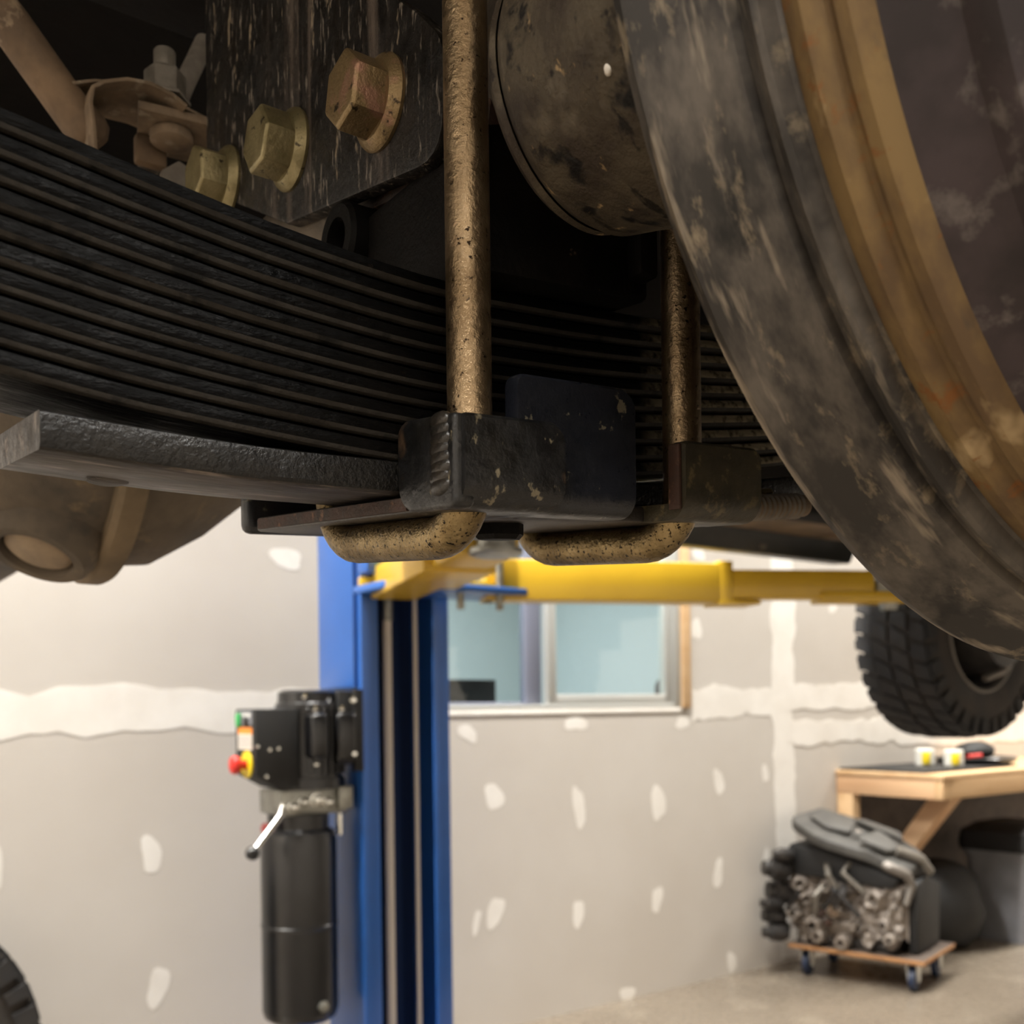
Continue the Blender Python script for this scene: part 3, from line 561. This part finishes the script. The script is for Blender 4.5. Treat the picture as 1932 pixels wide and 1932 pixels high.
MB().prism([(-.16, .012), (.17, .012), (.17, .30), (.10, .34), (-.10, .36), (-.16, .3)], 'y', .10, .21, EX).build('bell_housing', 'blackmatte', en, bevel=.012)
MB().prism([(-.12, .005), (.17, .005), (.19, .27), (.0, .33), (-.14, .30)], 'x', .245, .285, EX).build('end_plate', 'blackmatte', en, bevel=.008)
for (a, b) in ((-.10, .15), (-.075, .11)): MB().sphere(E(a, -.205, b), .022, 8, (1.2, .6, .8)).build('rust_stain_lug', 'rust', en)

# ------------------------------------------------------------------ underbody of the raised truck
tb_ = thing('truck_underbody', (2.0, 1.2, 1.66), 'dark raised truck underbody above the axle and lift arm', 'truck body')
UZ = 1.79
fp = MB().prism([(-1.6, .50), (4.6, .50), (4.6, 2.12), (3.85, 2.12), (3.85, 1.86), (2.93, 1.86), (2.93, 2.12), (-1.6, 2.12)], 'z', UZ, UZ+.03).build('floor_pan', 'under', tb_, smooth=0)
MB().box(-1.6, 4.6, -.22, 2.14, 2.15, 2.75).build('cab_shade_box', 'bodypaint', tb_, bevel=.03)  # unseen box for the truck body, added to block ceiling light
MB().box(-1.6, 4.6, .50, .52, UZ, 2.15).build('inner_fender', 'under', tb_, smooth=0)
MB().box(1.25, 4.6, -.22, .50, UZ-.08, 2.15).build('side_shade_box', 'under', tb_, bevel=.01)  # second unseen body box, lower down, also added to block light
rk = MB().prism([(2.06, 1.675), (2.13, 1.68), (2.15, 1.80), (2.04, 1.80), (2.03, 1.735)], 'x', .9, 2.86).build('rocker_panel', 'rocker', tb_, bevel=.006)
MB().lathe((2.42, 2.052, 1.70), (0, -1, 0), [(0, .016), (.004, .016), (.005, .01)], 12).build('plug', 'stud', rk)
MB().prism([(2.03, 1.735), (2.04, 1.80), (1.20, 1.80), (1.25, 1.76), (1.6, 1.745)], 'x', .9, 2.95).build('floor_skin', 'underbrown', tb_, bevel=.004)
for x, a in ((1.75, .10), (2.20, .08), (2.62, .12)):
    MB().prism([(1.10, 1.795), (1.14, 1.745-a*.1), (1.98, 1.725), (2.02, 1.74), (2.02, 1.795)], 'x', x, x+a).build('floor_rib', 'underbrown', tb_, bevel=.012)
MB().prism([(2.3, 1.78), (2.5, 1.755), (2.75, 1.72), (2.88, 1.68), (2.95, 1.72), (2.95, 1.78), (2.3, 1.80)], 'y', 1.7, 1.85).build('body_mount', 'under', tb_, bevel=.01)
MB().box(-1.6, 4.6, 1.30, 1.38, 1.60, UZ).build('frame_rail', 'under', tb_, bevel=.006)
MB().box(.95, 1.05, .58, 1.30, 1.62, 1.72).build('cross_member', 'under', tb_, bevel=.006)
MB().box(-.3, 4.6, .62, .70, 1.68, UZ).build('frame_rail', 'under', tb_, bevel=.006)

# ------------------------------------------------------------------ axle, differential, knuckle
AX, AZ = .2534, 1.46; SHP = .10
ax = thing('axle', (AX, .6, 1.36), 'grimy axle housing with knuckle end and differential beyond the spring', 'axle')
MB().lathe((AX, .27, AZ), (0, 1, 0), [(0, .041), (.30, .041), (.36, .056), (.40, .066), (.60, .066)], 48).build('axle_tube', 'diff', ax)
MB().lathe((AX, .87, AZ), (0, 1, 0), [(0, .066), (.20, .062), (.30, .055), (1.2, .055)], 40).build('far_tube', 'diff', ax)
DCy, DCz = .83, 1.462
dh = MB().lathe((.27, DCy, DCz), (-1, 0, 0), [(-.08, .05), (-.05, .075), (-.02, .10), (0, .112), (.02, .124), (.06, .128), (.075, .130), (.10, .129), (.135, .118), (.165, .095), (.185, .06), (.195, 0)], 64).build('differential_housing', 'diff', ax)
MB().lathe((.27, DCy, DCz), (-1, 0, 0), [(.052, .127), (.052, .140), (.056, .142), (.068, .142), (.072, .139), (.072, .127)], 64, cap=False).build('flange_ring', 'difftan', ax)
pd = Vector((-.42, -.30, -1)).normalized(); pq = Vector((.165, .795, 1.347))
MB().lathe(pq, pd, [(-.02, .046), (.004, .040), (.014, .036), (.017, .033), (.017, .026), (.006, .0245)], 36, cap=False).build('plug_boss', 'diff', dh)
MB().lathe(pq, pd, [(.0, .024), (.012, .023), (.015, .018)], 28).build('drain_plug', 'plug', dh)
for (yy, zz, r) in ((.762, 1.405, .008), (.745, 1.406, .0045)):
    MB().lathe((.1475, yy, zz), (-.8, -.45, -.35), [(-.004, r), (.003, r), (.004, r*.6), (.001, r*.5)], 14).build('stamped_mark', 'difftan', dh)
# knuckle end between the spring and the drum
kd = Vector((.16, -.987, 0)).normalized()
MB().lathe((.2350, .279, 1.432), kd, [(-.002, .020), (0, .036), (.003, .043), (.008, .0465), (.02, .0485), (.045, .054), (.068, .058)], 64).build('knuckle_end', 'axle', ax)
MB().lathe((.2350, .2795, 1.432), kd, [(-.006, .030), (-.003, .041), (.000, .0435), (.003, .0435)], 64, cap=False).build('weld_ring', 'axle', ax)
MB().sphere((.1978, .2215, 1.4026), .0018, 10, (.7, .8, 1.2)).build('paint_fleck', 'labelw', ax)
pc = MB().prism([(.211, 1.3800), (.296, 1.3868), (.296, 1.43), (.28, 1.445), (.23, 1.445), (.211, 1.43)], 'y', .308, .393).map(lambda x, y, z: (x, y, z+(SHP*(y-.321) if z < 1.4 else 0)))
pc.build('spring_perch', 'perch', ax, bevel=.003)
MB().box(.284, .294, .300, .31, 1.392, 1.44).build('perch_gusset', 'perch', ax, bevel=.002)
# ------------------------------------------------------------------ leaf spring
TOP = [(-.5, 1.53), (-.15, 1.426), (0, 1.4005), (.0565, 1.3933), (.109, 1.3857), (.142, 1.3818), (.2, 1.3785), (.25, 1.3815), (.3, 1.3858), (.345, 1.391), (.4, 1.399), (.5, 1.418), (1.0, 1.55)]
BOT = [(-.5, 1.44), (-.15, 1.345), (0, 1.324), (.0556, 1.3165), (.1, 1.3118), (.183, 1.3082), (.25, 1.3105), (.3, 1.3165), (.365, 1.3274), (.395, 1.3330), (.5, 1.356), (1.0, 1.49)]
LY0, LY1 = .321, .385
SH = .10                                    # the axle hangs a little higher inboard
def S(x, y): return SH*(y-.3)+.06*(x-.2)
sp = thing('leaf_spring', (.25, .353, 1.29), 'black ten-leaf spring pack clamped by two gold U-bolts', 'leaf spring')
NL = 10
def leaf(xa, xb, ztop, zbot, nx=60, ch=.0022, cb=.0021, y0=LY0, y1=LY1, rough=.0002, endr=0):
    m = MB(); vs = []; fs = []; n = 0
    for i in range(nx+1):
        x = xa+(xb-xa)*i/nx; a, b = zbot(x), ztop(x)
        k = .00035*noise.noise((x*30, a*200, 1)); c1, c2 = ch, cb
        sec = [(y0+c2, a), (y0+c2*.35, a+c2*.35), (y0+k, a+c2), (y0+k, b-c1), (y0+c1*.3, b-c1*.3), (y0+c1, b), (y1-c1, b), (y1-c1*.3, b-c1*.3), (y1, b-c1), (y1, a+c2), (y1-c2*.35, a+c2*.35), (y1-c2, a)]
        n = len(sec); ym = (y0+y1)/2; wsc = 1
        if endr:
            d = min(x-xa, endr); wsc = .55+.45*math.sqrt(max(0, 1-(1-d/endr)**2))
        for y, z in sec: yy = ym+(y-ym)*wsc; vs.append((x, yy, z+SH*(yy-LY0)))
    for j in range(nx):
        for i in range(n): p, q = j*n+i, j*n+(i+1) % n; fs.append((p, q, q+n, p+n))
    fs += [tuple(range(n))[::-1], tuple(nx*n+i for i in range(n))]
    return m.add(vs, fs)
for i in range(NL):
    def zt(x, i=i): a, b = interp(TOP, x), interp(BOT, x); return a+(b-a)*i/NL
    def zb(x, i=i): a, b = interp(TOP, x), interp(BOT, x); return a+(b-a)*(i+1)/NL+.0007
    lo = leaf(-.20-.02*(9-i), .95-.035*i, zt, zb, 90).build('leaf', 'leaf', sp, smooth=30)
    lo.data.materials.append(MT['leafedge'])  # lower chamfer faces take the painted floor light
    for j in range(90): lo.data.polygons[j*12].material_index = 1; lo.data.polygons[j*12+1].material_index = 1
OB = [(-.1, 1.302), (.066, 1.2968), (.13, 1.2955), (.183, 1.2972), (.25, 1.2995), (.3, 1.3035), (.36, 1.311), (.46, 1.33)]
ol = leaf(.066, .44, lambda x: interp(OB, x)+(.0115 if x > .1 else .0115+.0), lambda x: interp(OB, x), 70, .0015, .002)
ol = ol.build('overload_leaf', 'overload', sp, smooth=30); ol.data.materials.append(MT['leafwet'])
for j in range(70):
    for q in (1, 2, 3, 4): ol.data.polygons[j*12+q].material_index = 1
ol['label'] = 'short thick bottom leaf with lit grey painted on its underside'
MB().lathe((.098, .372, interp(OB, .098)+SH*.051+.001), (0, 0, -1), [(0, .007), (.0016, .007), (.0022, .005)], 20).build('rivet', 'overload', ol)
# ------------------------------------------------------------------ U-bolts
def ubolt(x, label):
    ya, yb, r, R = .300, .406, .0079, .022
    zb = 1.2885-.0079
    pts = [(x, ya, 1.56)]
    for k in range(1, 11): pts.append((x, ya, 1.56-(1.56-(zb+R))*k/10))
    for k in range(1, 9):
        a = PI/2*k/8; pts.append((x, ya+R-R*math.cos(a), zb+R-R*math.sin(a)))
    for k in range(1, 5): pts.append((x, ya+R+(yb-ya-2*R)*k/4, zb))
    for k in range(1, 9):
        a = PI/2*k/8; pts.append((x, yb-R+R*math.sin(a), zb+R-R*math.cos(a)))
    for k in range(1, 11): pts.append((x, yb, zb+R+(1.405-zb-R)*k/10))
    pts = [(p[0], p[1], p[2]+(S(p[0], p[1])-0.0 if p[2] < 1.31 else S(p[0], p[1])*max(0, 1-(p[2]-1.31)/.2))) for p in pts]
    t = thing('u_bolt', (x, .35, zb-r), label, 'u-bolt', 'U-bolts around the leaf spring')
    n = len(pts); k1 = 11; k2 = n-11
    MB().tube(pts[:k1+1], r, 28).build('leg', 'zinc', t, smooth=60)
    MB().tube(pts[k1:k2+1], r, 28).build('bend', 'zincdull', t, smooth=60)
    MB().tube(pts[k2:], r, 28).build('leg', 'zinc', t, smooth=60)
    MB().lathe((x, yb, 1.392), (0, 0, 1), [(0, .013), (.011, .013), (.012, .012)], 6).build('nut', 'bolt', t, smooth=20)
ubolt(.2013, 'gold zinc U-bolt beside the three-bolt bracket, nearer the lens')
ubolt(.3055, 'gold zinc U-bolt beside the rusty brake drum')
# ------------------------------------------------------------------ bottom spring plate with bent-up tabs
PB, PT = 1.2885, .0066
spl = thing('spring_plate', (.25, .35, 1.289), 'black steel spring plate with bent-up tabs under the leaf spring', 'spring plate')
def sheared(m): return m.map(lambda x, y, z: (x, y, z+S(x, y)))
pp = [(.186, .305), (.331, .305), (.331, .47), (.215, .47), (.186, .455)]
sheared(MB().prism(pp, 'z', PB, PB+PT)).build('base_plate', 'underplate', spl, bevel=.0015)
MB().box(.1845, .1862, 0.316, .450, PB+.001, PB+PT-.001).map(lambda x, y, z: (x, y, z+S(x, y))).build('rusty_edge', 'rust', spl, smooth=0)
def bent(x0, x1, y0, th, zt, rad, rr=.006, cl=None, cr=None, n=18):
    """plate edge bent up: flange below, round bend, upright face with rounded top corners"""
    m = MB(); vs = []; fs = []; k = 0; cl = rr if cl is None else cl; cr = rr if cr is None else cr
    xs = [x0+(x1-x0)*(.5-.5*math.cos(PI*i/n)) for i in range(n+1)]
    for x in xs:
        d = 0
        if x-x0 < cl: d = cl-math.sqrt(max(0, cl*cl-(cl-(x-x0))**2))
        if x1-x < cr: d = max(d, cr-math.sqrt(max(0, cr*cr-(cr-(x1-x))**2)))
        t = zt-d; sec = [(y0+.03, PB)]
        for q in range(7): a = PI/2*q/6; sec.append((y0+rad-rad*math.sin(a), PB+rad-rad*math.cos(a)))
        sec += [(y0, t-.0012), (y0+.0012, t), (y0+th-.001, t), (y0+th, t-.001), (y0+th, PB+PT), (y0+.03, PB+PT)]
        k = len(sec); vs += [(x, y, z) for y, z in sec]
    for j in range(n):
        for i in range(k): a, b = j*k+i, j*k+(i+1) % k; fs.append((a, b, b+k, a+k))
    fs += [tuple(range(k))[::-1], tuple(n*k+i for i in range(k))]
    return sheared(m.add(vs, fs))
tabA = bent(.1870, .2290, .2815, .0090, 1.3200, .010, .001, .001, .006).build('tab', 'tab', spl, smooth=40)
wl = roundpoly([(.2835, PB), (.3215, PB), (.3215, 1.3215), (.2835, 1.3200)], [.004, .012, .008, .002])
sheared(MB().prism(wl, 'x', .1840, .1925)).build('tab_wall', 'tab', spl, bevel=.0022, seg=3)
wd = MB()
for k in range(8):
    z = 1.2965+k*.0031; wd.sphere((.1848, .2925+.0005*math.sin(k*2.1), z+S(.184, .29)), .0068, 18, (.42, .9, .5))
wd.build('weld_bead', 'weld', spl, smooth=80)
tabB = bent(.2145, .2700, .2895, .0075, 1.3375, .009, .006, .003, .007).build('tab', 'tabblue', spl, smooth=40)
tabC = bent(.2885, .3320, .2815, .0078, 1.3190, .010, .003, .002, .004).build('tab', 'tabolive', spl, smooth=40)
sheared(MB().box(.2868, .2886, .2835, .2895, PB+.004, 1.3180)).build('tab_edge', 'rust', spl, bevel=.0006)
sheared(MB().box(.184, .235, .462, .472, PB-.0005, 1.312)).build('tab', 'tabblue', spl, bevel=.0040, seg=3)
sheared(MB().lathe((.2450, .345, PB+.001), (0, 0, -1), [(0, .011), (.0055, .011), (.0075, .009)], 6)).build('center_bolt', 'perch', spl)
# far clamp stud seen under the pack beyond tab
cs_ = thing('clamp_bolt', (.40, .335, 1.31), 'dirty threaded clamp stud with nut behind the right tab', 'bolt')
MB().tube([(.352, .318, 1.3085), (.405, .318, 1.3155)], .0052, 16).build('threaded_stud', 'dust', cs_)
th = MB()
for k in range(12): th.lathe((.360+k*.0035, .318, 1.3096+k*.00046), (1, 0, .13), [(0, .0052), (.0009, .0062), (.0018, .0052)], 14)
th.build('thread', 'greyrod', cs_)
MB().lathe((.372, .326, 1.3185), (1, 0, .13), [(0, .006), (.014, .006)], 6).build('nut', 'bolt', cs_)

# ------------------------------------------------------------------ three-bolt bracket above the spring
br = thing('axle_bracket', (.21, .44, 1.427), 'black dirt-streaked steel bracket with three gold flange bolts', 'bracket')
pol = roundpoly([(.567, 1.70), (.567, 1.512), (.46, 1.4525), (.322, 1.4235), (.3195, 1.466), (.338, 1.486), (.42, 1.56), (.45, 1.70)], [0, 0, 0, .018, .010, .006, 0, 0])
MB().prism(pol, 'x', .2050, .2130).build('plate', 'plate', br, bevel=.0012)
pol2 = roundpoly([(.50, 1.56), (.50, 1.47), (.40, 1.438), (.309, 1.4215), (.305, 1.452), (.318, 1.462), (.40, 1.54)], [0, 0, 0, .020, .008, .006, 0])
MB().prism(pol2, 'x', .2165, .2245).build('backing_plate', 'rust', br, bevel=.0012)
for (y, z, mname, rot) in ((.3655, 1.4640, 'boltpink', .25), (.452, 1.4836, 'bolt', .05), (.5347, 1.503, 'bolt', .5)):
    o = MB().lathe((.2050, y, z), (-1, 0, 0), [(0, .0182), (.0015, .0185), (.003, .0178), (.0055, .0150)], 40).build('flange', mname, br)
    MB().lathe((.2000, y, z), (-1, 0, 0), [(0, .0150), (.0130, .0150), (.0142, .0134)], 6, a0=rot).build('hex_head', mname, o, bevel=.0006, smooth=20)
MB().lathe((.2210, .405, 1.424), (-1, 0, 0), [(0, .016), (.016, .016), (.018, .0145), (.018, .009), (.004, .0085)], 32, cap=False).build('bushing_eye', 'perch', br)
MB().lathe((.2170, .405, 1.424), (-1, 0, 0), [(0, .0088), (.001, .0088)], 24).build('bushing_hole', 'blackmatte', br)
MB().cyl((.225, .42, 1.418), (.225, .53, 1.443), .013, 20).build('bushing_sleeve', 'perch', br)

# ------------------------------------------------------------------ dusty linkage behind the spring, top left
lk = thing('steering_link', (.13, .6, 1.50), 'tan dusty link tube running down behind the spring at upper left', 'link rod')
MB().tube([(.02, .60, 1.68), (.111, .60, 1.588), (.150, .60, 1.542)], .0112, 24).build('tube', 'dusttan', lk)
MB().lathe((.150, .60, 1.543), (.6, 0, -.72), [(-.008, .0114), (0, .0120), (.004, .0112), (.008, .007)], 24).build('tube_end', 'dusttan', lk)
bk = thing('line_bracket', (.19, .60, 1.52), 'dusty stamped bracket with nut and stud at upper left', 'bracket')
def strip(pts, y0, y1, th):
    m = MB(); vs = []; fs = []; n = len(pts)
    for i, (x, z) in enumerate(pts):
        a, b = pts[max(i-1, 0)], pts[min(i+1, n-1)]; d = Vector((b[0]-a[0], b[1]-a[1])).normalized(); nx, nz = -d.y*th, d.x*th
        vs += [(x, y0, z), (x, y1, z), (x+nx, y1, z+nz), (x+nx, y0, z+nz)]
    for j in range(n-1):
        for i in range(4): p, q = 4*j+i, 4*j+(i+1) % 4; fs.append((p, q, q+4, p+4))
    fs += [(0, 1, 2, 3), (4*n-1, 4*n-2, 4*n-3, 4*n-4)]
    return m.add(vs, fs)
strip([(.150, 1.520), (.149, 1.535), (.1475, 1.548), (.1485, 1.556), (.154, 1.5605), (.166, 1.566), (.178, 1.568), (.190, 1.566), (.198, 1.562)], .578, .618, .0022).build('stamped_arm', 'dust', bk, bevel=.0006)
strip([(.140, 1.561), (.152, 1.5665), (.166, 1.570), (.180, 1.571), (.196, 1.569), (.225, 1.564)], .590, .630, .0018).build('upper_strap', 'dust', bk, bevel=.0005)
MB().prism([(.174, .588), (.230, .580), (.235, .628), (.186, .632)], 'z', 1.5585, 1.5635).build('seat_plate', 'dust', bk, bevel=.0008)
MB().box(.180, .198, .612, .620, 1.542, 1.559).build('tab', 'dusttan', bk, bevel=.002)
MB().lathe((.193, .600, 1.5740), (0, 0, 1), [(0, .0145), (.002, .0145), (.003, .0118), (.016, .0118), (.0175, .0100)], 6).build('nut', 'stud', bk, bevel=.0006, smooth=20)
MB().lathe((.193, .600, 1.5915), (0, 0, 1), [(0, .0062), (.011, .0062), (.012, .0055)], 24).build('stud', 'stud', bk)
MB().lathe((.197, .602, 1.5583), (0, 0, -1), [(0, .0115), (.002, .0125), (.006, .0120), (.008, .009)], 24).build('bolt_head', 'dust', bk)
tag(MB().tube([(.240, .665, 1.66), (.222, .65, 1.62), (.196, .64, 1.555), (.178, .632, 1.515)], .0060, 16).build('brake_line_rod', 'greyrod'), 'thin grey rod slanting down behind the stamped bracket', 'rod')
tag(MB().prism([(.1905, 1.534), (.2007, 1.5425), (.2060, 1.5405), (.2185, 1.5545), (.2190, 1.525), (.192, 1.520)], 'y', .60, .606).build('torn_flange', 'greyrod', bevel=.0008), 'pale torn metal flange peeking over the spring beside the lowest bolt', 'flange')

# ------------------------------------------------------------------ brake drum, right foreground
DXc, DZc = .40, 1.457
dr = thing('brake_drum', (DXc, .12, DZc-.222), 'large rusty dust-covered brake drum filling the right foreground', 'brake drum')
def ring(prof, name, m, n=160):
    mb = MB().lathe((DXc, 0, DZc), (0, 1, 0), [(y, r) for y, r in prof], n, cap=False)
    # origin on the axis so the grime wraps round it
    me_parent = dr; o = mb.build(name, m, me_parent, smooth=30)
    off_ = Vector((DXc, 0, DZc))-ORG[dr]
    for v in o.data.vertices: v.co -= off_
    o.location = off_; return o
ring([(.2075, .10), (.2065, .2165), (.2045, .2210), (.2010, .2222), (.1975, .2205), (.193, .2178), (.188, .2150), (.184, .2133), (.179, .2112), (.1775, .2105)], 'backing_plate', 'drumgrey')
ring([(.1775, .2105), (.1765, .2072), (.1745, .2070), (.1732, .2094), (.1712, .2102), (.1695, .2092), (.1680, .2042), (.1668, .2034)], 'drum_lip', 'drumgrey')
ring([(.1668, .2034), (.1645, .2050), (.1605, .2062), (.1575, .2050), (.1558, .2030), (.1545, .2028), (.1525, .2046), (.1490, .2048), (.1465, .2030), (.1450, .1998)], 'drum_band', 'drumtan')
ring([(.1450, .1998), (.136, .1975), (.128, .1962), (.123, .1985), (.119, .1988), (.115, .1950), (.080, .1900), (.050, .184), (.030, .175), (.022, .15), (.020, .09), (-.02, .08), (-.03, .07), (-.03, .0)], 'drum_face', 'drumdark')
MB().tube([(.47, .19, 1.262), (.50, .185, 1.248), (.54, .18, 1.243), (.60, .17, 1.247)], .0045, 12).build('brake_pipe', 'dust', dr)
